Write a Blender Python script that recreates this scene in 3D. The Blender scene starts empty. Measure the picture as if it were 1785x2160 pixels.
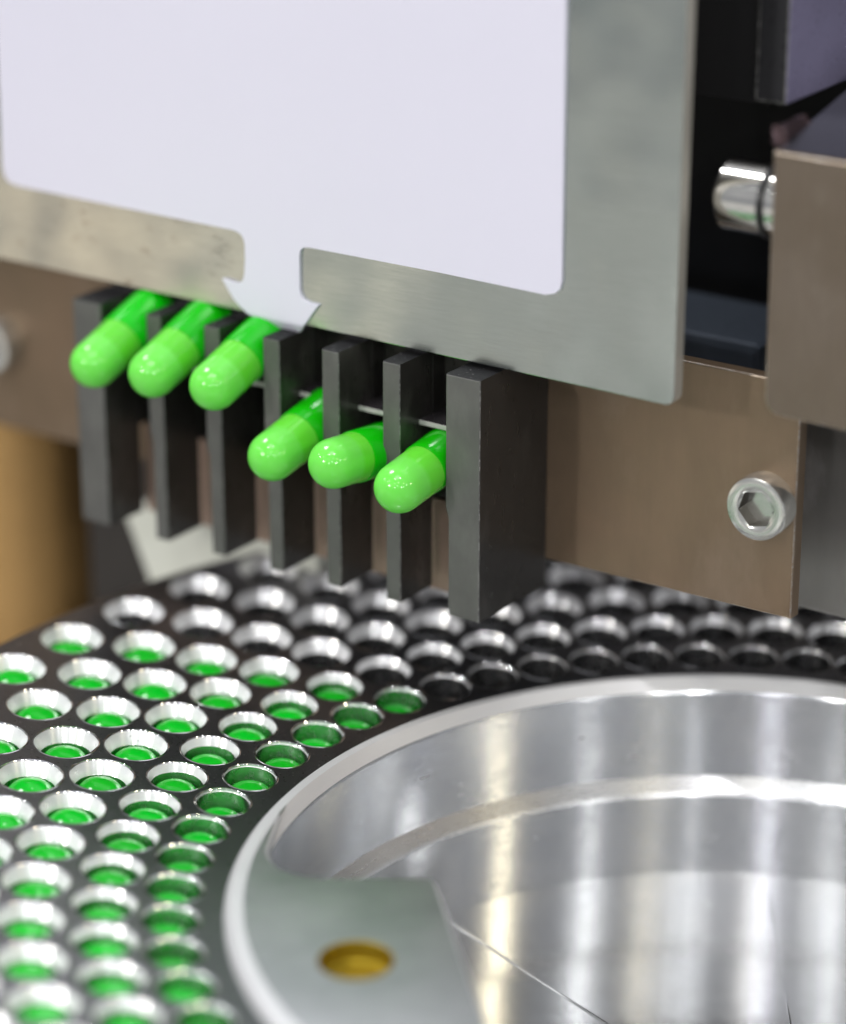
import bpy, bmesh, math, random
from mathutils import Vector, Matrix
random.seed(7)
MM = 0.001
R = math.radians
scene = bpy.context.scene
COL = scene.collection

# ------------------------------------------------------------------ camera
cam_d = bpy.data.cameras.new('camera')
cam = bpy.data.objects.new('camera', cam_d); COL.objects.link(cam)
cam_d.sensor_fit = 'HORIZONTAL'; cam_d.sensor_width = 36.0
cam_d.lens = 36.0 * 6000.0 / 1785.0
cam.location = Vector((-38.8, -296.0, 166.0)) * MM
cam.rotation_euler = (R(90 - 21.59), 0, 0)
cam_d.clip_start = 0.02; cam_d.clip_end = 20.0
cam_d.dof.use_dof = True
cam_d.dof.focus_distance = 0.367
cam_d.dof.aperture_fstop = 9.0
cam_d.dof.aperture_blades = 0
scene.camera = cam

# ------------------------------------------------------------------ world (even grey light of the hall)
world = bpy.data.worlds.new('World'); scene.world = world; world.use_nodes = True
bg = world.node_tree.nodes['Background']
bg.inputs[0].default_value = (0.93, 0.95, 1.0, 1); bg.inputs[1].default_value = 0.33

# ------------------------------------------------------------------ lamps
TARGET = Vector((-40, 30, 30)) * MM
def lamp(name, az, el, dist, size, watts, col=(1, 1, 1)):
    """az: degrees to the right of the camera side, el: degrees above the table"""
    ld = bpy.data.lights.new(name, 'AREA'); ld.shape = 'DISK'; ld.size = size; ld.energy = watts; ld.color = col
    o = bpy.data.objects.new(name, ld); COL.objects.link(o)
    d = Vector((math.sin(R(az)) * math.cos(R(el)), -math.cos(R(az)) * math.cos(R(el)), math.sin(R(el))))
    o.location = TARGET + d * dist
    o.rotation_euler = (-d).to_track_quat('-Z', 'Y').to_euler()
    return o
lamp('key_lamp', -52, 21, 1.1, 0.07, 3.0, (1, 0.98, 0.95))
lamp('spot_lamp', -23, 19, 1.3, 0.03, 0.8)
lamp('spot_lamp', 19, 24, 1.3, 0.03, 0.6)
lamp('spot_lamp', -36, 58, 1.3, 0.04, 1.4)
lamp('spot_lamp', 8, 64, 1.3, 0.04, 1.6, (1, 0.97, 1))
lamp('spot_lamp', -80, 30, 1.3, 0.03, 0.6)
lamp('spot_lamp', -5, 44, 1.3, 0.03, 0.6, (1, 0.95, 0.85))
# broad hall lights around and behind the camera
for az, el, size, rad, tint in ((-95, 30, 0.16, 12, 0), (-62, 38, 0.10, 22, 0), (-42, 24, 0.08, 30, 1), (-27, 36, 0.09, 30, 0), (-9, 28, 0.10, 36, 2), (10, 22, 0.07, 130, 0), (24, 40, 0.08, 45, 1), (38, 30, 0.10, 48, 0), (62, 28, 0.12, 40, 1), (88, 26, 0.12, 60, 0), (-20, 68, 0.50, 5, 0)):
    lamp('hall_lamp', az, el, 1.5, size, rad * math.pi * math.pi * size * size / 4, ((1, 1, 1), (1, 0.88, 0.62), (0.93, 0.92, 1))[tint])
lamp('added_warm_fill', -84, -12, 0.36, 0.11, 0.02, (1, 0.84, 0.62))  # added low fill outside the view, for a warm reflection in the steel plate
lamp('ceiling_lamp', -120, 60, 1.5, 0.35, 9.0, (0.98, 0.97, 1))
lamp('ceiling_lamp', 170, 62, 1.5, 0.25, 4.0, (0.97, 0.95, 1))
lamp('ceiling_lamp', -170, 48, 1.5, 0.16, 3.0, (1, 0.97, 1))

# ------------------------------------------------------------------ render settings
scene.view_settings.view_transform = 'Standard'; scene.view_settings.look = 'None'
scene.view_settings.exposure = 0.0; scene.view_settings.gamma = 1.0
scene.view_settings.use_curve_mapping = False
scene.render.engine = 'CYCLES'
cy = scene.cycles
cy.use_denoising = True
try: cy.denoiser = 'OPENIMAGEDENOISE'
except Exception: pass
cy.max_bounces = 7; cy.glossy_bounces = 5; cy.diffuse_bounces = 3
cy.use_adaptive_sampling = True; cy.adaptive_threshold = 0.02
cy.sample_clamp_indirect = 6.0; cy.blur_glossy = 0.4
cy.caustics_reflective = True

# ------------------------------------------------------------------ materials
def nmat(name):
    m = bpy.data.materials.new(name); m.use_nodes = True
    nt = m.node_tree; b = nt.nodes['Principled BSDF']
    return m, nt, b
def N(nt, t, **kw):
    n = nt.nodes.new(t)
    for k, v in kw.items(): setattr(n, k, v)
    return n
def coords(nt, scale=(1000, 1000, 1000), rot=(0, 0, 0), rnd=False):
    tc = N(nt, 'ShaderNodeTexCoord'); mp = N(nt, 'ShaderNodeMapping')
    mp.inputs['Scale'].default_value = scale; mp.inputs['Rotation'].default_value = rot
    nt.links.new(tc.outputs['Object'], mp.inputs['Vector'])
    if rnd:      # every object gets its own stretch of the grain
        oi = N(nt, 'ShaderNodeObjectInfo'); ml = N(nt, 'ShaderNodeVectorMath', operation='MULTIPLY_ADD')
        nt.links.new(oi.outputs['Random'], ml.inputs[0]); ml.inputs[1].default_value = (300, 170, 230)
        nt.links.new(mp.outputs['Vector'], ml.inputs[2]); return ml.outputs[0]
    return mp.outputs['Vector']
def noise(nt, vec, scale=1.0, detail=4, rough=0.55):
    n = N(nt, 'ShaderNodeTexNoise'); n.inputs['Scale'].default_value = scale
    n.inputs['Detail'].default_value = detail; n.inputs['Roughness'].default_value = rough
    nt.links.new(vec, n.inputs['Vector']); return n.outputs['Fac']
def ramp(nt, fac, stops):
    r = N(nt, 'ShaderNodeValToRGB'); e = r.color_ramp.elements
    while len(e) < len(stops): e.new(0.5)
    for el, (p, c) in zip(e, stops):
        el.position = p; el.color = (c, c, c, 1) if isinstance(c, (int, float)) else (*c, 1)
    nt.links.new(fac, r.inputs[0]); return r.outputs[0]
def mix(nt, fac, a, b, mode='MIX'):
    m = N(nt, 'ShaderNodeMix', data_type='RGBA', blend_type=mode)
    for i, v in ((0, fac), (6, a), (7, b)):
        if hasattr(v, 'is_linked') or hasattr(v, 'links'): nt.links.new(v, m.inputs[i])
        elif i == 0: m.inputs[0].default_value = v
        else: m.inputs[i].default_value = (*v, 1) if len(v) == 3 else v
    return m.outputs[2]
def math_(nt, op, a, b=0.0):
    m = N(nt, 'ShaderNodeMath', operation=op)
    for i, v in ((0, a), (1, b)):
        if hasattr(v, 'links'): nt.links.new(v, m.inputs[i])
        else: m.inputs[i].default_value = v
    return m.outputs[0]
def bump(nt, b, h, strength=0.2, dist=0.0001):
    bp = N(nt, 'ShaderNodeBump'); bp.inputs['Strength'].default_value = strength; bp.inputs['Distance'].default_value = dist
    nt.links.new(h, bp.inputs['Height']); nt.links.new(bp.outputs[0], b.inputs['Normal'])

def metal(name, col, rough, brush=(1, 1, 1), bscale=1.0, var=0.12, rvar=0.12, bstr=0.15, metallic=1.0,
          aniso=0.0, radial=False, patch=0.05, col2=None, edge=0.0, specks=0.0, smudge=0.0, smudge_col=(0.3, 0.3, 0.3)):
    m, nt, b = nmat(name)
    vec = coords(nt, rnd=True)
    st = coords(nt, tuple(1000 * k for k in brush), rnd=True)
    fine = noise(nt, st, bscale, 5, 0.65)
    big = noise(nt, vec, patch, 3, 0.6)
    c2 = col2 or tuple(max(0, c * (1 - 2 * var)) for c in col)
    c = mix(nt, ramp(nt, big, [(0.3, 0.0), (0.72, 1.0)]), col, c2)
    c = mix(nt, ramp(nt, fine, [(0.35, 0.0), (0.8, var * 2)]), c, tuple(k * 0.6 for k in col))
    if smudge > 0:
        sm = noise(nt, coords(nt, (700, 700, 330), (0.4, 0.5, 0), True), 0.16, 5, 0.6)
        c = mix(nt, math_(nt, 'MULTIPLY', ramp(nt, sm, [(0.52, 0.0), (0.70, 1.0)]), smudge), c, smudge_col)
    if specks > 0:
        sp = noise(nt, vec, 3.2, 2, 0.5)
        c = mix(nt, math_(nt, 'MULTIPLY', ramp(nt, sp, [(0.70, 0.0), (0.74, 1.0)]), specks), c, (0.75, 0.75, 0.75))
    if edge > 0:
        wear = ramp(nt, noise(nt, vec, 1.6, 3, 0.7), [(0.46, 0.0), (0.66, 1.0)])
        c = mix(nt, math_(nt, 'MULTIPLY', wear, edge), c, (0.6, 0.6, 0.58))
    nt.links.new(c, b.inputs['Base Color'])
    b.inputs['Metallic'].default_value = metallic
    rr = N(nt, 'ShaderNodeMapRange'); rr.inputs['To Min'].default_value = max(0.03, rough - rvar); rr.inputs['To Max'].default_value = rough + rvar
    nt.links.new(fine, rr.inputs['Value']); nt.links.new(rr.outputs[0], b.inputs['Roughness'])
    if aniso:
        b.inputs['Anisotropic'].default_value = aniso; b.inputs['Anisotropic Rotation'].default_value = 0.25
        tg = N(nt, 'ShaderNodeTangent', direction_type='RADIAL', axis='Z'); nt.links.new(tg.outputs[0], b.inputs['Tangent'])
    if bstr: bump(nt, b, fine, bstr, 0.00005)
    return m

M = {}
M['disc'] = metal('dark_anodised', (0.21, 0.21, 0.225), 0.3, var=0.1, rvar=0.1, bscale=1.6, bstr=0.1, metallic=1.0, patch=0.04, col2=(0.26, 0.255, 0.27), specks=0.8)
M['funnel'] = metal('turned_aluminium', (0.92, 0.92, 0.93), 0.3, brush=(1, 1, 1), bscale=0.7, var=0.05, rvar=0.08, bstr=0.03, aniso=0.6, metallic=0.6)
M['lip'] = metal('polished_lip', (0.9, 0.9, 0.92), 0.1, bscale=0.8, var=0.03, rvar=0.04, bstr=0.02)
M['bore'] = metal('reamed_bore', (0.66, 0.66, 0.67), 0.26, bscale=0.8, var=0.2, rvar=0.1, bstr=0.1, aniso=0.7, patch=0.4)
M['pit'] = metal('painted_pit_shade', (0.015, 0.015, 0.015), 0.6, metallic=0.0, bstr=0)  # hole bottoms coloured black in place of the unlit depth
M['alu'] = metal('brushed_aluminium', (0.87, 0.88, 0.89), 0.23, brush=(0.25, 0.25, 2.2), bscale=0.9, var=0.22, rvar=0.12, bstr=0.16, aniso=0.85, patch=0.12, col2=(0.72, 0.74, 0.77))
M['alu_rim'] = metal('bead_blasted_rim', (0.88, 0.89, 0.9), 0.38, brush=(0.3, 0.3, 2), bscale=0.8, var=0.05, rvar=0.08, bstr=0.06, metallic=0.55)
M['alu_ledge'] = metal('turned_ledge', (0.86, 0.87, 0.88), 0.28, brush=(0.3, 0.3, 2), bscale=0.8, var=0.08, rvar=0.08, bstr=0.08, metallic=0.88, aniso=0.7)
M['alu_floor'] = metal('polished_aluminium', (0.87, 0.87, 0.87), 0.13, brush=(0.5, 0.5, 0.5), bscale=0.6, var=0.08, rvar=0.06, bstr=0.03, aniso=0.85, patch=0.07, col2=(0.76, 0.76, 0.75))
M['alu_lug'] = metal('milled_aluminium', (0.68, 0.69, 0.70), 0.36, brush=(0.12, 2.4, 1), bscale=0.8, var=0.14, rvar=0.1, bstr=0.12, patch=0.08, col2=(0.47, 0.5, 0.5))
M['brass'] = metal('brass', (0.42, 0.31, 0.035), 0.5, bscale=0.5, var=0.1, rvar=0.08, bstr=0.04, col2=(0.36, 0.27, 0.03))
M['bronze_post'] = metal('bronze', (0.56, 0.34, 0.13), 0.38, metallic=0.6, brush=(0.3, 0.3, 1), bscale=0.5, var=0.1, rvar=0.1, bstr=0.05, patch=0.03)
M['bronze'] = metal('bronzed_steel', (0.25, 0.175, 0.115), 0.36, metallic=0.55, brush=(1.2, 1, 0.25), bscale=0.5, var=0.1, rvar=0.1, bstr=0.1, patch=0.05, col2=(0.19, 0.14, 0.09), smudge=0.45, smudge_col=(0.30, 0.23, 0.17))
M['skirt'] = metal('brown_skirt', (0.5, 0.35, 0.27), 0.4, metallic=0.2)
M['bronze_block'] = metal('bronzed_block', (0.21, 0.17, 0.135), 0.36, metallic=0.6, brush=(1.6, 1, 0.35), bscale=0.6, var=0.12, rvar=0.1, bstr=0.14, patch=0.05, col2=(0.16, 0.125, 0.09), smudge=0.5, smudge_col=(0.31, 0.27, 0.23))
M['block_top'] = metal('dark_top', (0.10, 0.10, 0.125), 0.4, var=0.1, metallic=0.6)
M['comb'] = metal('shaded_black_steel', (0.034, 0.032, 0.029), 0.3, brush=(1, 1, 0.3), bscale=0.9, var=0.15, rvar=0.1, bstr=0.15, metallic=0.15, patch=0.12, col2=(0.026, 0.024, 0.022), smudge=0.55, smudge_col=(0.11, 0.105, 0.095))  # finger sides: shade put into a darker base colour
M['ledge_edge'] = metal('cut_edge', (0.7, 0.69, 0.66), 0.4, metallic=0.3)
M['ledge'] = metal('ledge_steel', (0.22, 0.2, 0.215), 0.3, metallic=0.9)
M['comb_front'] = metal('lit_black_steel', (0.135, 0.135, 0.127), 0.42, brush=(1, 1, 0.3), bscale=1.2, var=0.15, rvar=0.1, bstr=0.2, metallic=0.3, patch=0.15, col2=(0.10, 0.10, 0.096), smudge=0.4, smudge_col=(0.2, 0.2, 0.19))  # finger fronts: same steel, paler where the key light falls, painted in
M['comb_top'] = metal('oiled_black', (0.02, 0.02, 0.022), 0.55, metallic=0.0, bscale=2.0, bstr=0.6, specks=0.5)
M['comb_top'].node_tree.nodes['Principled BSDF'].inputs['Specular IOR Level'].default_value = 0.15
M['comb_worn'] = metal('worn_edge', (0.13, 0.13, 0.125), 0.4, bscale=1.2, metallic=0.5, edge=0.5)
M['bronze_worn'] = metal('worn_bronze_edge', (0.42, 0.34, 0.27), 0.35, bscale=1.2, edge=0.6)
M['black'] = metal('black_paint', (0.012, 0.012, 0.013), 0.4, metallic=0.0, bstr=0.05)
M['post_dark'] = metal('dark_post', (0.05, 0.05, 0.055), 0.3, metallic=0.6, bstr=0.08)
M['chrome'] = metal('chrome', (0.85, 0.84, 0.8), 0.1, brush=(0.4, 1, 1), bscale=0.6, var=0.04, rvar=0.04, bstr=0.02)
M['screw'] = metal('zinc_screw', (0.78, 0.78, 0.74), 0.2, metallic=0.88, bscale=0.8, var=0.06, rvar=0.08, bstr=0.06)
M['socket'] = metal('shaded_socket', (0.12, 0.11, 0.09), 0.4, metallic=0.6)  # shade inside the hex recess, painted as a dark wall colour
M['dark_block'] = metal('dark_steel', (0.30, 0.29, 0.27), 0.33, smudge=0.5, smudge_col=(0.5, 0.47, 0.46), brush=(1.5, 1, 0.4), bscale=0.4, metallic=0.5, bstr=0.3)
M['burr'] = metal('burr', (0.16, 0.11, 0.12), 0.3, bscale=1.5, bstr=0.9, metallic=0.9)
M['wall'] = metal('dark_wall', (0.045, 0.04, 0.036), 0.5, metallic=0.2)
M['bed'] = metal('painted_bed', (0.45, 0.445, 0.42), 0.45, metallic=0.0, bstr=0.05, patch=0.014, col2=(0.20, 0.20, 0.20))
M['violet_reflection'] = metal('painted_violet_sheen', (0.30, 0.28, 0.44), 0.3, metallic=0.35, bstr=0.03)  # lavender reflection on the post's right face, put into its base colour
M['glint'] = metal('painted_blue_glint', (0.09, 0.11, 0.14), 0.35, metallic=0.3)  # blurred bluish glints deep in the gap, given as a base colour

def ivory():
    m, nt, b = nmat('ivory_plastic')
    v = coords(nt); c = mix(nt, noise(nt, v, 0.08, 3), (0.82, 0.83, 0.74), (0.74, 0.76, 0.67))
    nt.links.new(c, b.inputs['Base Color']); b.inputs['Roughness'].default_value = 0.4; return m
M['ivory'] = ivory()

def label_mat():
    m, nt, b = nmat('white_vinyl')
    v = coords(nt); st = coords(nt, (60, 1000, 700))
    c = mix(nt, noise(nt, v, 0.03, 3), (0.735, 0.72, 0.83), (0.70, 0.69, 0.80))
    c = mix(nt, math_(nt, 'MULTIPLY', ramp(nt, noise(nt, st, 0.7, 4), [(0.4, 0.0), (0.8, 1.0)]), 0.05), c, (0.7, 0.69, 0.8))
    nt.links.new(c, b.inputs['Base Color']); b.inputs['Roughness'].default_value = 0.28
    bump(nt, b, noise(nt, v, 0.12, 3), 0.12, 0.0002); return m
M['label'] = label_mat()

def steel_plate():
    m, nt, b = nmat('brushed_steel')
    v = coords(nt); st = coords(nt, (60, 1000, 1500)); st2 = coords(nt, (700, 1000, 1700), (0, R(30), 0))
    fine = noise(nt, st, 5.5, 5, 0.7)
    big = noise(nt, v, 0.045, 3, 0.55)
    c = mix(nt, ramp(nt, big, [(0.3, 0.0), (0.7, 1.0)]), (0.57, 0.61, 0.575), (0.50, 0.55, 0.52))
    c = mix(nt, ramp(nt, fine, [(0.35, 0.0), (0.75, 0.38)]), c, (0.36, 0.39, 0.36))
    hair = ramp(nt, noise(nt, coords(nt, (200, 1000, 1400), (0, R(-24), 0)), 1.6, 4, 0.6), [(0.70, 0.0), (0.74, 0.35)])
    c = mix(nt, hair, c, (0.74, 0.74, 0.7))
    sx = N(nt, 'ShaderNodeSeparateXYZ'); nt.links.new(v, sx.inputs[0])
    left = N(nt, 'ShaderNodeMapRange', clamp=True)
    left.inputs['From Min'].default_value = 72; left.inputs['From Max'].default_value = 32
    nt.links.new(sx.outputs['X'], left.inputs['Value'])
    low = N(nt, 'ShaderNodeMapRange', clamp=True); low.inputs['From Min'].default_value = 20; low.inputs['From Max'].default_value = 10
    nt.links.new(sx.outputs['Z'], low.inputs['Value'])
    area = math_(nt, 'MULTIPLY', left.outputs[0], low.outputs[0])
    # dark rubbed-in marks and fine scratches on the left half
    sp = ramp(nt, noise(nt, st2, 0.5, 6, 0.75), [(0.57, 0.0), (0.60, 1.0)])
    sp2 = ramp(nt, noise(nt, v, 0.16, 2), [(0.50, 0.0), (0.57, 1.0)])
    marks = math_(nt, 'MULTIPLY', math_(nt, 'MULTIPLY', sp, sp2), area)
    c = mix(nt, math_(nt, 'MULTIPLY', marks, 0.8), c, (0.10, 0.09, 0.09))
    warm_glow = math_(nt, 'MULTIPLY', area, 0.4)  # warm light on the lower left of the plate, mixed into the base colour
    c = mix(nt, warm_glow, c, (0.70, 0.60, 0.47))
    nt.links.new(c, b.inputs['Base Color']); b.inputs['Metallic'].default_value = 1.0
    rr = N(nt, 'ShaderNodeMapRange'); rr.inputs['To Min'].default_value = 0.14; rr.inputs['To Max'].default_value = 0.30
    nt.links.new(fine, rr.inputs['Value']); nt.links.new(rr.outputs[0], b.inputs['Roughness'])
    wv = noise(nt, v, 0.035, 2, 0.5)
    b0 = N(nt, 'ShaderNodeBump'); b0.inputs['Strength'].default_value = 0.35; b0.inputs['Distance'].default_value = 0.004
    nt.links.new(wv, b0.inputs['Height'])
    b1 = N(nt, 'ShaderNodeBump'); b1.inputs['Strength'].default_value = 0.14; b1.inputs['Distance'].default_value = 0.00003
    nt.links.new(fine, b1.inputs['Height']); nt.links.new(b0.outputs[0], b1.inputs['Normal']); nt.links.new(b1.outputs[0], b.inputs['Normal'])
    return m
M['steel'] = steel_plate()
M['plate_edge'] = metal('sheared_edge', (0.55, 0.53, 0.47), 0.4, metallic=0.4, bscale=1.5, bstr=0.5)

def gel(name, c_tip, c_band=None, band=0.0, rough=0.14, sss=0.25):
    m, nt, b = nmat(name)
    v = coords(nt)
    col = None
    if c_band:
        sx = N(nt, 'ShaderNodeSeparateXYZ'); nt.links.new(v, sx.inputs[0])
        f = N(nt, 'ShaderNodeMapRange', clamp=True); f.inputs['From Min'].default_value = band - 0.35; f.inputs['From Max'].default_value = band + 0.35
        nt.links.new(sx.outputs['Z'], f.inputs['Value'])
        col = mix(nt, f.outputs[0], c_band, c_tip)
        col = mix(nt, math_(nt, 'MULTIPLY', noise(nt, v, 0.35, 2), 0.2), col, tuple(k * 0.8 for k in c_tip))
    else:
        oi = N(nt, 'ShaderNodeObjectInfo')
        col = mix(nt, oi.outputs['Random'], c_tip, (c_tip[0] + 0.008, c_tip[1] * 0.8, c_tip[2] * 0.8))
        col = mix(nt, math_(nt, 'MULTIPLY', noise(nt, v, 0.3, 2), 0.3), col, tuple(k * 0.7 for k in c_tip))
    nt.links.new(col, b.inputs['Base Color'])
    b.inputs['Roughness'].default_value = rough
    b.inputs['Subsurface Weight'].default_value = sss; b.inputs['Subsurface Radius'].default_value = (0.5, 1.0, 0.3)
    b.inputs['Subsurface Scale'].default_value = 0.0012
    bump(nt, b, noise(nt, v, 0.9, 2), 0.06, 0.0001)
    return m
M['cap'] = gel('light_green_gelatin', (0.175, 0.74, 0.095), (0.125, 0.64, 0.035), 4.2, sss=0.5)
M['body'] = gel('deep_green_gelatin', (0.0, 0.55, 0.003), None, 0, 0.16, 0.0)
M['dome'] = gel('green_gelatin', (0.0, 0.52, 0.02), None, 0, 0.13, 0.0)

# ------------------------------------------------------------------ mesh helpers (all input in millimetres)
def link(name, bm, mat, parent=None, smooth=None):
    me = bpy.data.meshes.new(name)
    bmesh.ops.recalc_face_normals(bm, faces=bm.faces)
    bm.to_mesh(me); bm.free()
    mats = mat if isinstance(mat, (list, tuple)) else [mat]
    for mt in mats: me.materials.append(M[mt])
    if len(mats) == 1:
        for p in me.polygons: p.material_index = 0
    if smooth is not None:
        me.shade_smooth()
        me.set_sharp_from_angle(angle=R(smooth))
    o = bpy.data.objects.new(name, me); COL.objects.link(o)
    if parent is not None: o.parent = parent
    return o
def tag(o, label=None, cat=None, group=None, kind=None):
    for k, v in (('label', label), ('category', cat), ('group', group), ('kind', kind)):
        if v: o[k] = v
    return o
def box(bm, x0, x1, y0, y1, z0, z1, bev=0.0, seg=2):
    vs = [bm.verts.new((x * MM, y * MM, z * MM)) for x in (x0, x1) for y in (y0, y1) for z in (z0, z1)]
    idx = [(0, 1, 3, 2), (4, 6, 7, 5), (0, 4, 5, 1), (2, 3, 7, 6), (0, 2, 6, 4), (1, 5, 7, 3)]
    fs = [bm.faces.new([vs[i] for i in f]) for f in idx]
    if bev:
        es = list({e for f in fs for e in f.edges})
        bmesh.ops.bevel(bm, geom=es, offset=bev * MM, segments=seg, affect='EDGES', profile=0.6, material=1)
def prism(bm, pts, y0, y1, bev=0.0, axis='y', seg=2):
    """polygon (a, b) extruded along an axis: y -> (a, y, b); x -> (x, a, b); z -> (a, b, z)"""
    def P(a, b, t):
        if axis == 'y': return (a * MM, t * MM, b * MM)
        if axis == 'x': return (t * MM, a * MM, b * MM)
        return (a * MM, b * MM, t * MM)
    A = [bm.verts.new(P(a, b, y0)) for a, b in pts]; B = [bm.verts.new(P(a, b, y1)) for a, b in pts]
    n = len(pts)
    fs = [bm.faces.new(A), bm.faces.new(B[::-1])]
    for i in range(n): fs.append(bm.faces.new((A[i], B[i], B[(i + 1) % n], A[(i + 1) % n])))
    bmesh.ops.recalc_face_normals(bm, faces=fs)
    if bev:
        es = list(fs[0].edges) + list(fs[1].edges)
        bmesh.ops.bevel(bm, geom=es, offset=bev * MM, segments=seg, affect='EDGES', profile=0.6, material=1)
def lathe(bm, prof, n=48, close=False, mats=None, axis='z'):
    rings = []
    for r, z in prof:
        if r < 1e-6:
            rings.append([bm.verts.new((0, 0, z * MM))])
        else:
            rings.append([bm.verts.new((r * math.cos(2 * math.pi * i / n) * MM, r * math.sin(2 * math.pi * i / n) * MM, z * MM)) for i in range(n)])
    for k in range(len(rings) - 1):
        a, b = rings[k], rings[k + 1]
        for i in range(n):
            j = (i + 1) % n
            if len(a) == 1 and len(b) == 1: continue
            if len(a) == 1: f = bm.faces.new((a[0], b[i], b[j]))
            elif len(b) == 1: f = bm.faces.new((a[i], a[j], b[0]))
            else: f = bm.faces.new((a[i], a[j], b[j], b[i]))
            if mats: f.material_index = mats[k]
def arc(cx, cy, r, a0, a1, n):
    return [(cx + r * math.cos(R(a0 + (a1 - a0) * i / n)), cy + r * math.sin(R(a0 + (a1 - a0) * i / n))) for i in range(n + 1)]
def empty(name, loc=(0, 0, 0), rz=0.0):
    o = bpy.data.objects.new(name, None); o.empty_display_size = 0.005; COL.objects.link(o)
    o.location = Vector(loc) * MM; o.rotation_euler = (0, 0, rz); return o

# ------------------------------------------------------------------ setting: machine bed and rear wall
bm = bmesh.new(); box(bm, -600, 500, -500, 120, -66, -60)
tag(link('machine_bed', bm, 'bed'), kind='structure')
bm = bmesh.new(); box(bm, -600, 500, 250, 256, -90, 320); box(bm, -600, 500, 120.5, 250, -90, -84)
tag(link('machine_wall', bm, 'wall'), kind='structure')

# ------------------------------------------------------------------ the disc with its rows of funnel holes
R0 = 68.4; SLOPE = 0.098; NH = 57; PITCH = 360.0 / NH
RATIO = [1.0, 1.114, 1.238, 1.353, 1.475, 1.60]
ROWR = [R0 * k for k in RATIO]
# angle of one filled/empty boundary hole per row (last filled hole going to the back)
OFFS = [-162.39, -164.68, -161.43, 169.69, 152.93, 149.6]
MEAS = 6.346
START = []
for i, (a, n_) in enumerate(zip(OFFS, (11, 10, 10, 5, 2, 1))):
    START.append(a - MEAS * n_)              # angle of the last filled hole in the row
# hole types: outer radius, bore radius, funnel depth, capsule depth
HT = [(3.62, 3.38, 0.30, 1.3), (3.98, 3.42, 1.15, 1.1), (4.26, 3.40, 1.75, 0.95), (4.36, 3.40, 1.85, 0.9), (4.42, 3.40, 1.9, 0.9), (4.42, 3.40, 1.9, 0.9)]
def conez(r): return SLOPE * (r - R0)
disc = empty('capsule_disc', (0, 0, -20))
tag(disc, 'dark grey dished disc drilled with rows of bright funnel holes', 'disc')
RIN, ROUT = 60.0, 115.0
edges = [RIN] + [(ROWR[i] + ROWR[i + 1]) / 2 for i in range(5)] + [ROUT]
bm = bmesh.new()
def pol(r, a, z): return Vector((r * math.cos(a), r * math.sin(a), z))
SQ = []
for k in range(8): SQ.append((-1 + k / 4, -1))
for k in range(8): SQ.append((1, -1 + k / 4))
for k in range(8): SQ.append((1 - k / 4, 1))
for k in range(8): SQ.append((-1, 1 - k / 4))
for i in range(6):
    rc = ROWR[i]; ro = HT[i][0]
    for j in range(NH):
        a = R(START[i] + PITCH * j)
        outer = []; inner = []
        for u, v in SQ:
            aa = a + u * R(PITCH) / 2
            rr = rc + v * (edges[i + 1] - rc) if v > 0 else rc + v * (rc - edges[i])
            p = pol(rr, aa, conez(rr)); outer.append(p)
            c = pol(rc, a, conez(rc)); d = p - c
            # direction in the cone surface
            t = d.normalized(); inner.append(c + t * ro)
        vo = [bm.verts.new(p * MM - Vector((0, 0, -20 * MM))) for p in outer]
        vi = [bm.verts.new(p * MM - Vector((0, 0, -20 * MM))) for p in inner]
        for k in range(32):
            q = (k + 1) % 32
            bm.faces.new((vo[k], vo[q], vi[q], vi[k]))
# rounded outer edge and side wall
n = NH * 8
prof = [(ROUT, conez(ROUT) + 20), (ROUT + 0.7, conez(ROUT) + 19.8), (ROUT + 1.0, conez(ROUT) + 19.2), (ROUT + 1.0, conez(ROUT) + 5), (ROUT - 2, conez(ROUT) + 4.6)]
lathe(bm, prof, n=240)
lathe(bm, [(60.0, 6.0), (ROUT - 2, 9.0)], n=120)
link('disc_plate', bm, 'disc', disc, smooth=30)
# funnel sleeves
fun = []
for i, (ro, rb, dz, cz) in enumerate(HT):
    bm = bmesh.new()
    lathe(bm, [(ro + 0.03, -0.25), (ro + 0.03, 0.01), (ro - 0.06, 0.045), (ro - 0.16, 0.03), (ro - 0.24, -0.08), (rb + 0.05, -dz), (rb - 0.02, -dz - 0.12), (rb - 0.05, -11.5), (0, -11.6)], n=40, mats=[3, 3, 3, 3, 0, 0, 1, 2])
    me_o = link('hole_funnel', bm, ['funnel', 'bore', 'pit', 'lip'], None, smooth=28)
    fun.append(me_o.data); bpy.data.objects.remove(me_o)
def surf_matrix(i, a):
    rc = ROWR[i]
    er = Vector((math.cos(a), math.sin(a), SLOPE)).normalized()
    et = Vector((-math.sin(a), math.cos(a), 0))
    nz = er.cross(et).normalized()
    m = Matrix((er, et, nz)).transposed().to_4x4()
    m.translation = pol(rc, a, conez(rc)) * MM
    return m
cells = []
for i in range(6):
    for j in range(NH):
        ang = START[i] + PITCH * j
        a = R(ang)
        p = pol(ROWR[i], a, conez(ROWR[i]))
        dd = (p - Vector((-38.8, -296.0, 166.0))).length
        cells.append((((ang + 60) % 360) , i, j, a))
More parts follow.
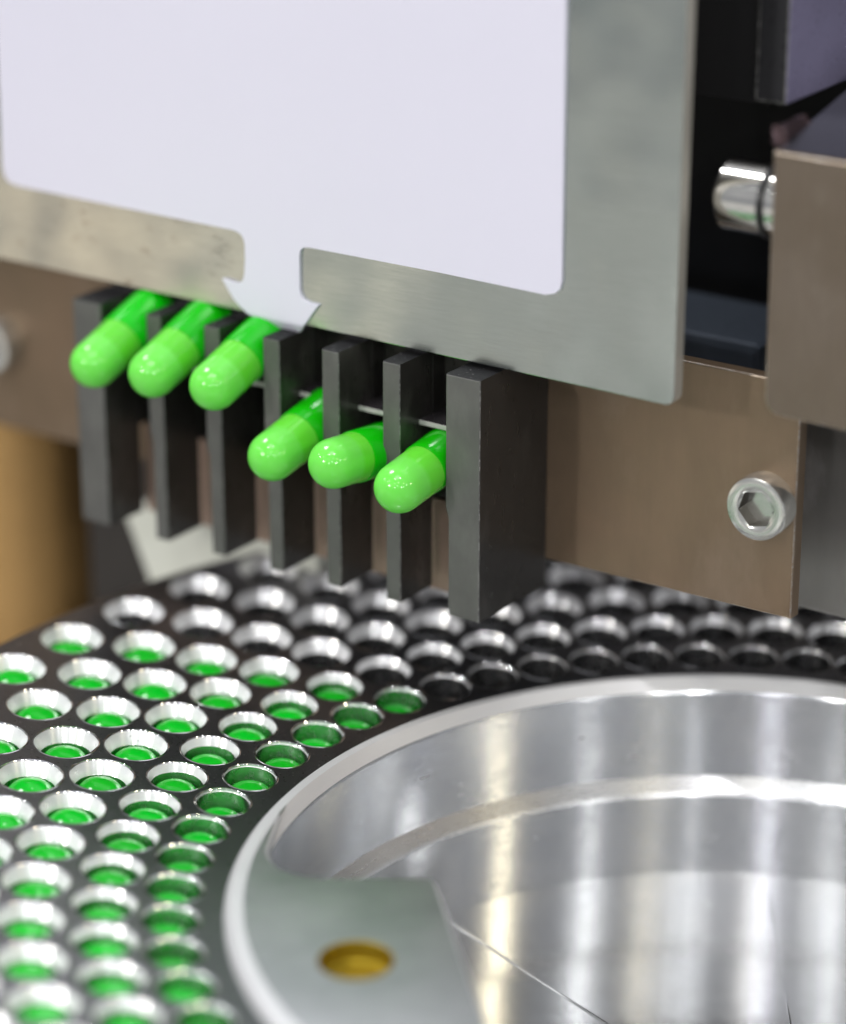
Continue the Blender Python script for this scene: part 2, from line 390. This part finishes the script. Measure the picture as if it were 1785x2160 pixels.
# farthest round from the picture: the front right of the disc
def seen(c):
    d = (math.degrees(c[3]) - 135 + 180) % 360 - 180
    return abs(d)
cells.sort(key=seen)
rest = bmesh.new()
for idx, (_, i, j, a) in enumerate(cells):
    m = surf_matrix(i, a)
    if idx < 298:
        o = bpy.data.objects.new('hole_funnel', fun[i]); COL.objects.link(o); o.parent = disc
        mm_ = m.copy(); mm_.translation = mm_.translation + Vector((0, 0, 20 * MM))
        o.matrix_basis = mm_ @ Matrix.Rotation(random.uniform(0, 6.28), 4, 'Z')
    else:
        tmp = bmesh.new(); tmp.from_mesh(fun[i])
        mm_ = m.copy(); mm_.translation = mm_.translation + Vector((0, 0, 20 * MM))
        tmp.transform(mm_); tme = bpy.data.meshes.new('t'); tmp.to_mesh(tme); tmp.free()
        rest.from_mesh(tme); bpy.data.meshes.remove(tme)
tag(link('hole_funnels', rest, ['funnel', 'bore', 'pit', 'lip'], disc, smooth=28), kind='stuff')

# capsules sitting in the holes
bm = bmesh.new()
rc_ = 3.24
prof = [(0, 0.0)]
for k in range(1, 9):
    t = k / 8 * math.pi / 2
    prof.append((rc_ * math.sin(t) ** 0.85, -2.3 * (1 - math.cos(t))))
prof += [(rc_, -6.5), (rc_ - 0.2, -6.6), (0, -6.6)]
lathe(bm, prof, n=36)
tmpo = link('capsule', bm, 'dome', None, smooth=40); dome_me = tmpo.data; bpy.data.objects.remove(tmpo)
ORD = ['first', 'second', 'third', 'fourth', 'fifth', 'sixth', 'seventh', 'eighth', 'ninth', 'tenth', 'eleventh', 'twelfth', 'thirteenth', 'fourteenth', 'fifteenth', 'sixteenth', 'seventeenth', 'eighteenth']
ROWN = ['innermost hole row beside the aluminium ring', 'second hole row out from the ring', 'third hole row out from the ring', 'fourth hole row out from the ring', 'fifth hole row out from the ring', 'outermost hole row']
COUNT = [15, 14, 14, 9, 6, 4]
for i in range(6):
    for j in range(COUNT[i]):
        a = R(START[i] + PITCH * j)
        m = surf_matrix(i, a)
        dz = HT[i][3] + random.uniform(-0.15, 0.15)
        o = bpy.data.objects.new('capsule', dome_me); COL.objects.link(o)
        tilt = Matrix.Rotation(R(random.uniform(-4, 4)), 4, 'X') @ Matrix.Rotation(R(random.uniform(-4, 4)), 4, 'Y')
        o.matrix_basis = m @ Matrix.Translation((random.uniform(-.06, .06) * MM, random.uniform(-.06, .06) * MM, -dz * MM)) @ tilt @ Matrix.Rotation(random.uniform(0, 6), 4, 'Z')
        tag(o, 'green capsule, %s from the empty holes in the %s' % (ORD[j], ROWN[i]), 'capsule', 'green capsules seated in the disc')

# ------------------------------------------------------------------ aluminium ring bowl
ring = empty('ring_bowl', (0, 0, -30))
tag(ring, 'bright aluminium ring with stepped inner wall and flat lug', 'ring')
def rz(pr): return [(r, z + 30) for r, z in pr]
bm = bmesh.new()
lathe(bm, rz([(62.3, -9), (62.3, -0.55), (62.15, -0.2), (61.6, 0.4), (61.3, 0.5), (60.3, 0.5), (58.9, -0.95), (58.75, -1.3), (58.75, -13.9), (57.15, -15.7), (56.95, -16.1), (56.95, -28.2)]), n=256, mats=[0, 1, 1, 1, 1, 1, 0, 0, 2, 2, 0])
link('ring_wall', bm, ['alu', 'alu_rim', 'alu_ledge'], ring, smooth=12)
bm = bmesh.new()
lathe(bm, rz([(56.93, -28.0), (56.0, -28.0), (30, -28.0), (29.6, -28.0), (0, -28.0)]), n=256)
link('bowl_floor', bm, 'alu_floor', ring, smooth=30)
# floor ribs
for (x0, y0), (x1, y1), w in (((-36, 44), (-8, 7.3), 0.14), ((9.2, 50), (7.6, 5), 0.14)):
    bm = bmesh.new(); d = Vector((x1 - x0, y1 - y0, 0)).normalized(); nn = Vector((-d.y, d.x, 0)) * w
    pts = [(x0 + nn.x, y0 + nn.y), (x1 + nn.x, y1 + nn.y), (x1 - nn.x, y1 - nn.y), (x0 - nn.x, y0 - nn.y)]
    prism(bm, pts, 1.9, 2.2, 0.05, axis='z')
    link('floor_rib', bm, 'alu_floor', ring, smooth=30)
# lug
bm = bmesh.new()
outer = arc(0, 0, 60.27, 158.0, 241.0, 48)
pts = []
pts += [(r_ * math.cos(R(a_)), r_ * math.sin(R(a_))) for r_, a_ in ((59.95, 160), (59.5, 163), (59.05, 166))]
pts += arc(-50.69, 10.67, 7.0, 168.1, 270, 14)
e1 = Vector((-31.8 + 37.5, -28.94 - 3.67)).normalized()
pts += [(-38.9, 3.67)]
cx = Vector((-37.5, 3.67)); c0 = cx + Vector((-1.4, 0)); c1 = cx + e1 * 1.4
for t in (0.25, 0.5, 0.75):
    q = c0 * (1 - t) ** 2 + cx * 2 * t * (1 - t) + c1 * t * t; pts.append((q.x, q.y))
pts += [(c1.x, c1.y), (-31.8, -28.94), (-28.4, -48.4)]
pts += outer[::-1]
HC = (-46.4, -15.55); HR = 4.35
poly = [Vector((x, y)) for x, y in pts]
hole = [Vector((HC[0] + HR * math.cos(2 * math.pi * k / 48), HC[1] + HR * math.sin(2 * math.pi * k / 48))) for k in range(48)]
def shape_with_hole(bm, outer_pts, hole_pts, z):
    vo = [bm.verts.new((p.x * MM, p.y * MM, z * MM)) for p in outer_pts]
    vh = [bm.verts.new((p.x * MM, p.y * MM, z * MM)) for p in hole_pts]
    eo = [bm.edges.new((vo[k], vo[(k + 1) % len(vo)])) for k in range(len(vo))]
    eh = [bm.edges.new((vh[k], vh[(k + 1) % len(vh)])) for k in range(len(vh))]
    bmesh.ops.triangle_fill(bm, use_beauty=True, edges=eo + eh)
    return vo, vh
TOPZ = 30.5
area2 = sum(poly[k].x * poly[(k + 1) % len(poly)].y - poly[(k + 1) % len(poly)].x * poly[k].y for k in range(len(poly)))
sg = 1.0 if area2 > 0 else -1.0
inset = []
for k in range(len(poly)):          # small machined chamfer round the lug
    d0 = (poly[k] - poly[k - 1]).normalized(); d1 = (poly[(k + 1) % len(poly)] - poly[k]).normalized()
    nn = Vector((-(d0.y + d1.y), d0.x + d1.x)) * sg
    inset.append(poly[k] + nn.normalized() * 0.32)
vo, vh = shape_with_hole(bm, inset, hole, TOPZ)
mo = [bm.verts.new((p.x * MM, p.y * MM, (TOPZ - 0.3) * MM)) for p in poly]
bo = [bm.verts.new((p.x * MM, p.y * MM, (TOPZ - 5) * MM)) for p in poly]
for k in range(len(vo)):
    q = (k + 1) % len(vo)
    f_ = bm.faces.new((vo[k], mo[k], mo[q], vo[q])); f_.material_index = 1
    bm.faces.new((mo[k], bo[k], bo[q], mo[q]))
bm.faces.new(bo[::-1])
link('lug', bm, ['alu_lug', 'alu_rim'], ring)
bm = bmesh.new()
lathe(bm, [(HR + 0.02, 0.02), (HR - 0.12, -0.03), (HR - 0.2, -0.3), (HR - 0.25, -2.3), (HR - 0.6, -2.6), (0.35, -2.7), (0.2, -3.0), (0, -3.0)], n=48)
o = link('bolt_hole_insert', bm, 'brass', ring, smooth=30); o.location = Vector((HC[0], HC[1], TOPZ)) * MM
tag(o, 'gold brass insert sunk in the lug')

# ------------------------------------------------------------------ the capsule head, local frame: x along the plate, y into the machine
PHI = R(-35.0); HX, HY = -35.86, 49.96
def hp(s, off, z):
    return (HX + s * math.cos(PHI) - off * math.sin(PHI), HY + s * math.sin(PHI) + off * math.cos(PHI), z)
def head_thing(name, base, label, cat, group=None):
    o = empty(name, hp(*base), PHI); tag(o, label, cat, group); return o
def hmesh(name, bm, mat, parent, base, smooth=None):
    bm.transform(Matrix.Translation(Vector(base) * -MM))
    return link(name, bm, mat, parent, smooth)
def htop(name, bm, mat, base, label, cat, smooth=None, group=None):
    bm.transform(Matrix.Translation(Vector(base) * -MM))
    o = link(name, bm, mat, None, smooth); o.location = Vector(hp(*base)) * MM; o.rotation_euler = (0, 0, PHI)
    return tag(o, label, cat, group)

# comb block
B = (-30, 8, 14)
comb = head_thing('capsule_comb', B, 'black steel comb block with seven upright fingers holding capsules', 'comb block')
FING = [(-63.7, -58.6), (-50.3, -47.7), (-40.05, -37.4), (-29.85, -27.1), (-19.95, -17.2), (-10.05, -7.3), (0.0, 5.3)]
for k, (s0, s1) in enumerate(FING):
    bm = bmesh.new(); jog = 0.0 if k == 0 else 0.45
    zt = 46.9 + 1.3 * (k / 6); zb = 13.6 + 0.9 * (k / 6)
    back = 7.6 if k < 6 else 16.3
    prism(bm, [(s0, zt), (s1, zt), (s1, zb), (s0 + jog, zb), (s0 + jog, 28.3), (s0, 29.8)], 0.0, back, 0.16)
    if k < 6: box(bm, s0 + 0.02, s1 - 0.02, back + 0.01, 10.4, 27.0, zt - 0.02)
    bm.normal_update()
    for f_ in bm.faces:
        if f_.normal.z > 0.9: f_.material_index = 2
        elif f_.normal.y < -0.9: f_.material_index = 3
    hmesh('finger', bm, ['comb', 'comb_worn', 'comb_top', 'comb_front'], comb, B)
bm = bmesh.new(); box(bm, -63.6, -0.1, 10.5, 16.2, 26.0, 46.8, 0.2)
hmesh('carrier_block', bm, 'comb', comb, B)
for k in range(6):
    bm = bmesh.new(); box(bm, FING[k][1] + 0.03, FING[k + 1][0] - 0.03, 4.3, 10.45, 38.5, 39.2, 0.1)
    bm.normal_update()
    for f_ in bm.faces: f_.material_index = 1 if f_.normal.y < -0.5 else 0
    hmesh('ledge', bm, ['ledge', 'ledge_edge'], comb, B)
bm = bmesh.new(); box(bm, -60.0, -0.5, 10.0, 11.6, 12.6, 25.9, 0.1)
hmesh('rear_skirt', bm, 'skirt', comb, B)

# the six capsules in the comb
CAPR, BODR = 3.36, 3.52
bm = bmesh.new()
prof = [(0, 9.8)]
for k in range(1, 11):
    t = k / 10 * math.pi / 2; prof.append((CAPR * math.sin(t) ** 0.95, 9.8 - 3.3 * (1 - math.cos(t))))
prof += [(CAPR + 0.02, 4.6), (CAPR - 0.03, 4.3), (CAPR + 0.02, 4.0), (CAPR, -3.0)]
lathe(bm, prof, n=64)
t_ = link('body', bm, 'cap', None, smooth=50); cap_me = t_.data; bpy.data.objects.remove(t_)
bm = bmesh.new()
prof = [(CAPR - 0.1, 0.35), (CAPR + 0.02, 0.42), (BODR - 0.03, 0.42), (BODR, 0.3), (BODR, -6.5)]
for k in range(1, 9):
    t = k / 8 * math.pi / 2; prof.append((BODR * math.cos(t), -6.5 - 3.1 * math.sin(t)))
prof[-1] = (0, -9.6)
lathe(bm, prof, n=64)
t_ = link('cap', bm, 'body', None, smooth=50); body_me = t_.data; bpy.data.objects.remove(t_)
CAPS = [  # s, off and z of the round tip's centre, downward tilt, yaw, label
    (-53.75, -7.0, 41.15, 19, 0.0, 0.0, 'leftmost of the three upper green capsules in the comb, by the widest gap'),
    (-43.6, -6.6, 41.65, 19, 0.0, 0.0, 'middle one of the three upper green capsules in the comb'),
    (-33.35, -6.1, 41.75, 18.5, 0.0, 0.0, 'right one of the three upper green capsules, under the white arrow tip'),
    (-23.4, -6.4, 33.9, 11.5, 0.0, 0.4, 'leftmost of the three lower green capsules in the comb'),
    (-13.3, -6.4, 35.0, -5.0, -3.0, 1.7, 'middle lower green capsule lying level, its dark half showing at both sides'),
    (-3.6, -5.2, 33.4, 8.5, 0.0, 0.6, 'rightmost lower green capsule beside the wide end finger'),
]
for s, off, z, tilt, yaw, slide, lab in CAPS:
    c = bpy.data.objects.new('capsule', None); c.empty_display_size = 0.005; COL.objects.link(c)
    # local +z of the capsule points out of the comb (towards -y of the head frame) and down
    dirv = Vector((math.sin(R(yaw)), -math.cos(R(yaw)) * math.cos(R(tilt)), -math.sin(R(tilt))))
    dw = Matrix.Rotation(PHI, 3, 'Z') @ dirv
    tip = Vector(hp(s, off, z)) - dw * 6.4
    c.location = tip * MM; c.rotation_mode = 'QUATERNION'; c.rotation_quaternion = dw.to_track_quat('Z', 'Y')
    tag(c, lab, 'capsule', 'green capsules held in the comb')
    for nm, me in (('body', cap_me), ('cap', body_me)):
        o = bpy.data.objects.new(nm, me); COL.objects.link(o); o.parent = c
        if nm == 'cap': o.location.z = slide * MM

# front steel plate
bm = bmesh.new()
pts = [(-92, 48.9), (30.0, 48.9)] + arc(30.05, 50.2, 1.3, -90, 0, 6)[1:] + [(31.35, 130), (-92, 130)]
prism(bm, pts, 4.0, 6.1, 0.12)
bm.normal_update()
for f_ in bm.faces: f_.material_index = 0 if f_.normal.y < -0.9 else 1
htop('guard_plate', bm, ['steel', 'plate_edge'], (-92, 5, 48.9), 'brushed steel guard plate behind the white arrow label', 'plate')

# arrow label on the plate
LAB = [(-78.3, 128), (-78.9, 72.8), (-79.15, 62.9), (-78.9, 61.6), (-78.1, 60.75), (-76.4, 60.42), (-57.3, 60.36), (-37.2, 60.32), (-36.2, 60.05), (-35.65, 59.5), (-35.4, 58.6), (-35.42, 56.5), (-35.6, 54.4), (-35.85, 53.55), (-36.35, 53.1), (-37.2, 52.95), (-38.0, 53.05), (-39.35, 53.2),
       (-38.4, 51.85), (-37.5, 50.6), (-36.5, 49.75), (-35.2, 48.9), (-33.2, 48.15), (-31.2, 47.65), (-29.2, 47.35), (-27.5, 47.35), (-26.9, 47.6), (-26.2, 48.3), (-25.3, 49.4), (-24.2, 50.9), (-23.1, 52.3), (-24.6, 52.3), (-25.5, 52.55), (-26.05, 53.05), (-26.25, 53.9), (-26.2, 58.6), (-26.0, 59.4), (-25.5, 59.85), (-24.4, 60.02), (-3.9, 60.2), (12.6, 60.1), (14.0, 60.5), (14.75, 61.2), (15.0, 62.3), (14.9, 79.4), (14.85, 128)]
bm = bmesh.new()
f = bm.faces.new([bm.verts.new((x * MM, 3.98 * MM, z * MM)) for x, z in LAB])
for zc in (49.5, 48.95, 48.7, 48.4, 48.0):
    bmesh.ops.bisect_plane(bm, geom=bm.verts[:] + bm.edges[:] + bm.faces[:], plane_co=(0, 0, zc * MM), plane_no=(0, 0, 1))
bmesh.ops.triangulate(bm, faces=[f for f in bm.faces if len(f.verts) > 4])
bmesh.ops.recalc_face_normals(bm, faces=bm.faces)
r_ = bmesh.ops.extrude_face_region(bm, geom=bm.faces[:])
for v in r_['geom']:
    if isinstance(v, bmesh.types.BMVert): v.co.y -= 0.4 * MM
for v in bm.verts:
    z = v.co.z / MM
    if z < 49.0: v.co.y += (49.0 - z) ** 1.3 * 0.55 * MM
    # the barbs lift a little off the plate
    x = v.co.x / MM
    if z < 53.4 and x < -36: v.co.y -= (-36 - x) * 0.05 * MM
htop('arrow_label', bm, 'label', (-30, 4, 47.3), 'large white label with a down arrow on the steel plate', 'label', smooth=40)

# bronzed backing plate with its two socket screws
B = (-20, 17, 17)
back = head_thing('backing_plate', B, 'brown bronzed steel plate behind the comb block', 'plate')
bm = bmesh.new(); prism(bm, [(-106, 16.6), (42.6, 18.6), (42.5, 50.5), (-106, 49.5)], 16.4, 18.6, 0.18)
hmesh('plate', bm, ['bronze', 'bronze_worn'], back, B)
for s, z in ((38.4, 33.8), (-93.9, 30.5)):
    bm = bmesh.new()
    hx = 2.25
    ro = [(4.25, 0.0), (4.25, 2.7), (4.12, 2.95), (3.85, 3.05), (2.75, 3.05), (2.6, 2.98)]
    lathe(bm, ro, n=48)
    # hexagon recess
    n = 48
    ringv = [v for v in bm.verts if abs(v.co.z - 2.98 * MM) < 1e-7]
    ringv.sort(key=lambda v: math.atan2(v.co.y, v.co.x))
    hexv = []; hexb = []
    for v in ringv:
        a = math.atan2(v.co.y, v.co.x); k = (a + math.pi) % (math.pi / 3) - math.pi / 6
        r = hx / math.cos(k)
        hexv.append(bm.verts.new((r * math.cos(a) * MM, r * math.sin(a) * MM, 2.9 * MM)))
        hexb.append(bm.verts.new((r * math.cos(a) * MM, r * math.sin(a) * MM, 0.9 * MM)))
    for k in range(n):
        q = (k + 1) % n
        bm.faces.new((ringv[k], ringv[q], hexv[q], hexv[k]))
        f_ = bm.faces.new((hexv[k], hexv[q], hexb[q], hexb[k])); f_.material_index = 1
    bm.faces.new(hexb)
    bm.transform(Matrix.Rotation(R(12), 4, 'Z'))
    o = link('socket_screw', bm, ['screw', 'socket'], back, smooth=30)
    o.location = Vector((s - B[0], 16.38 - B[1], z - B[2])) * MM; o.rotation_euler = (R(90), 0, 0)

# clamp block at the right with its chrome pin
B = (58, 25, 49)
blk = head_thing('clamp_block', B, 'brown bronzed clamp block at the right with a chrome pin', 'block')
bm = bmesh.new()
c = arc(43.9, 51.1, 2.1, 180, 270, 6)
prism(bm, [(41.5, 81.9)] + [(x, z) for x, z in c] + [(95, 49.0), (95, 81.9)], 8.0, 44.0, 0.25)
hmesh('block_body', bm, ['bronze_block', 'bronze_worn'], blk, B)
bm = bmesh.new()
prism(bm, [(8.6, 81.95), (44, 81.95), (44, 90.0)], 41.7, 95, 0.15, axis='x')
hmesh('block_top', bm, 'block_top', blk, B)
bm = bmesh.new()
lathe(bm, [(0, 0), (3.9, 0), (4.4, 0.5), (4.4, 6.2), (4.25, 6.4)], n=64)
o = link('chrome_pin', bm, 'chrome', blk, smooth=30)
o.location = (Vector((32.6, 13.5, 74.2)) - Vector(B)) * MM; o.rotation_euler = (0, R(90), 0)
bm = bmesh.new(); lathe(bm, [(4.35, 6.25), (4.7, 6.3), (4.7, 7.0), (4.35, 7.05)], n=64)
o2 = link('retaining_ring', bm, 'black', o, smooth=30)
bm = bmesh.new(); lathe(bm, [(4.0, 7.0), (4.3, 7.05), (4.3, 10.5)], n=64)
link('pin_shank', bm, 'chrome', o, smooth=30)
bm = bmesh.new()
prism(bm, [(40.2, 82.3), (41.6, 82.0), (42.2, 83.4), (41.2, 84.6), (40.2, 84.2)], 10.0, 16.0, 0.1)
bmesh.ops.subdivide_edges(bm, edges=bm.edges[:], cuts=3, use_grid_fill=True)
for v in bm.verts: v.co += Vector((random.uniform(-1, 1), random.uniform(-1, 1), random.uniform(-1, 1))) * 0.22 * MM
hmesh('torn_burr', bm, 'burr', blk, B)

# dark upright post above the clamp block
B = (36, 30, 85)
post = head_thing('upright_post', B, 'dark steel upright post in the top right corner', 'post')
bm = bmesh.new(); box(bm, 33.3, 37.6, 18, 52, 84.9, 150, 0.25); bm.normal_update()
for f_ in bm.faces:
    if f_.normal.x > 0.9: f_.material_index = 2
hmesh('post_bar', bm, ['post_dark', 'comb_worn', 'violet_reflection'], post, B)
bm = bmesh.new(); box(bm, 10, 33.2, 22, 52, 83.4, 150, 0.2); hmesh('post_flange', bm, 'black', post, B)

# dark steel block low at the right, behind the backing plate
bm = bmesh.new(); box(bm, 30, 85, 30, 60, 14, 47, 0.4)
htop('bearing_block', bm, 'dark_block', (57, 45, 14), 'dark brushed steel block behind the right edge of the brown plate', 'block')
# black casing deep in the gap between plate and clamp block
B = (10, 45, 40)
cas = head_thing('black_casing', B, 'black casing deep in the gap beside the steel plate', 'casing')
bm = bmesh.new(); box(bm, -60, 70, 62, 70, 30, 150); hmesh('casing_back', bm, 'black', cas, B)
bm = bmesh.new(); box(bm, 33.5, 40.5, 24, 60, 44, 80, 0.3); hmesh('casing_side', bm, 'black', cas, B)
bm = bmesh.new(); box(bm, -30, 24, 40, 58, 40, 45.5, 1.2); hmesh('casing_floor', bm, 'glint', cas, B)

# bronze post and ivory block behind the disc, at the left
bm = bmesh.new(); lathe(bm, [(0, -58), (12.5, -58), (12.5, 38), (12.0, 38.5), (0, 38.5)], n=64)
o = link('bronze_post', bm, 'bronze_post', None, smooth=30); o.location = Vector(hp(-109.5, 37, 0)) * MM
tag(o, 'round golden brown bronze post behind the disc at the left', 'post')
bm = bmesh.new(); prism(bm, [(-74.9, 4.2), (-72.2, 6.9), (-38, 7.6), (-38, -40), (-66, -40), (-70.2, -6.2)], 22, 34, 0.3)
htop('ivory_block', bm, 'ivory', (-55, 28, -40), 'pale ivory block behind the comb fingers and the disc edge', 'block')
bm = bmesh.new(); box(bm, -90, -73, 30, 44, -58, 16, 0.4)
htop('support_block', bm, 'wall', (-81, 37, -58), 'dark support block between the bronze post and the ivory block', 'block')
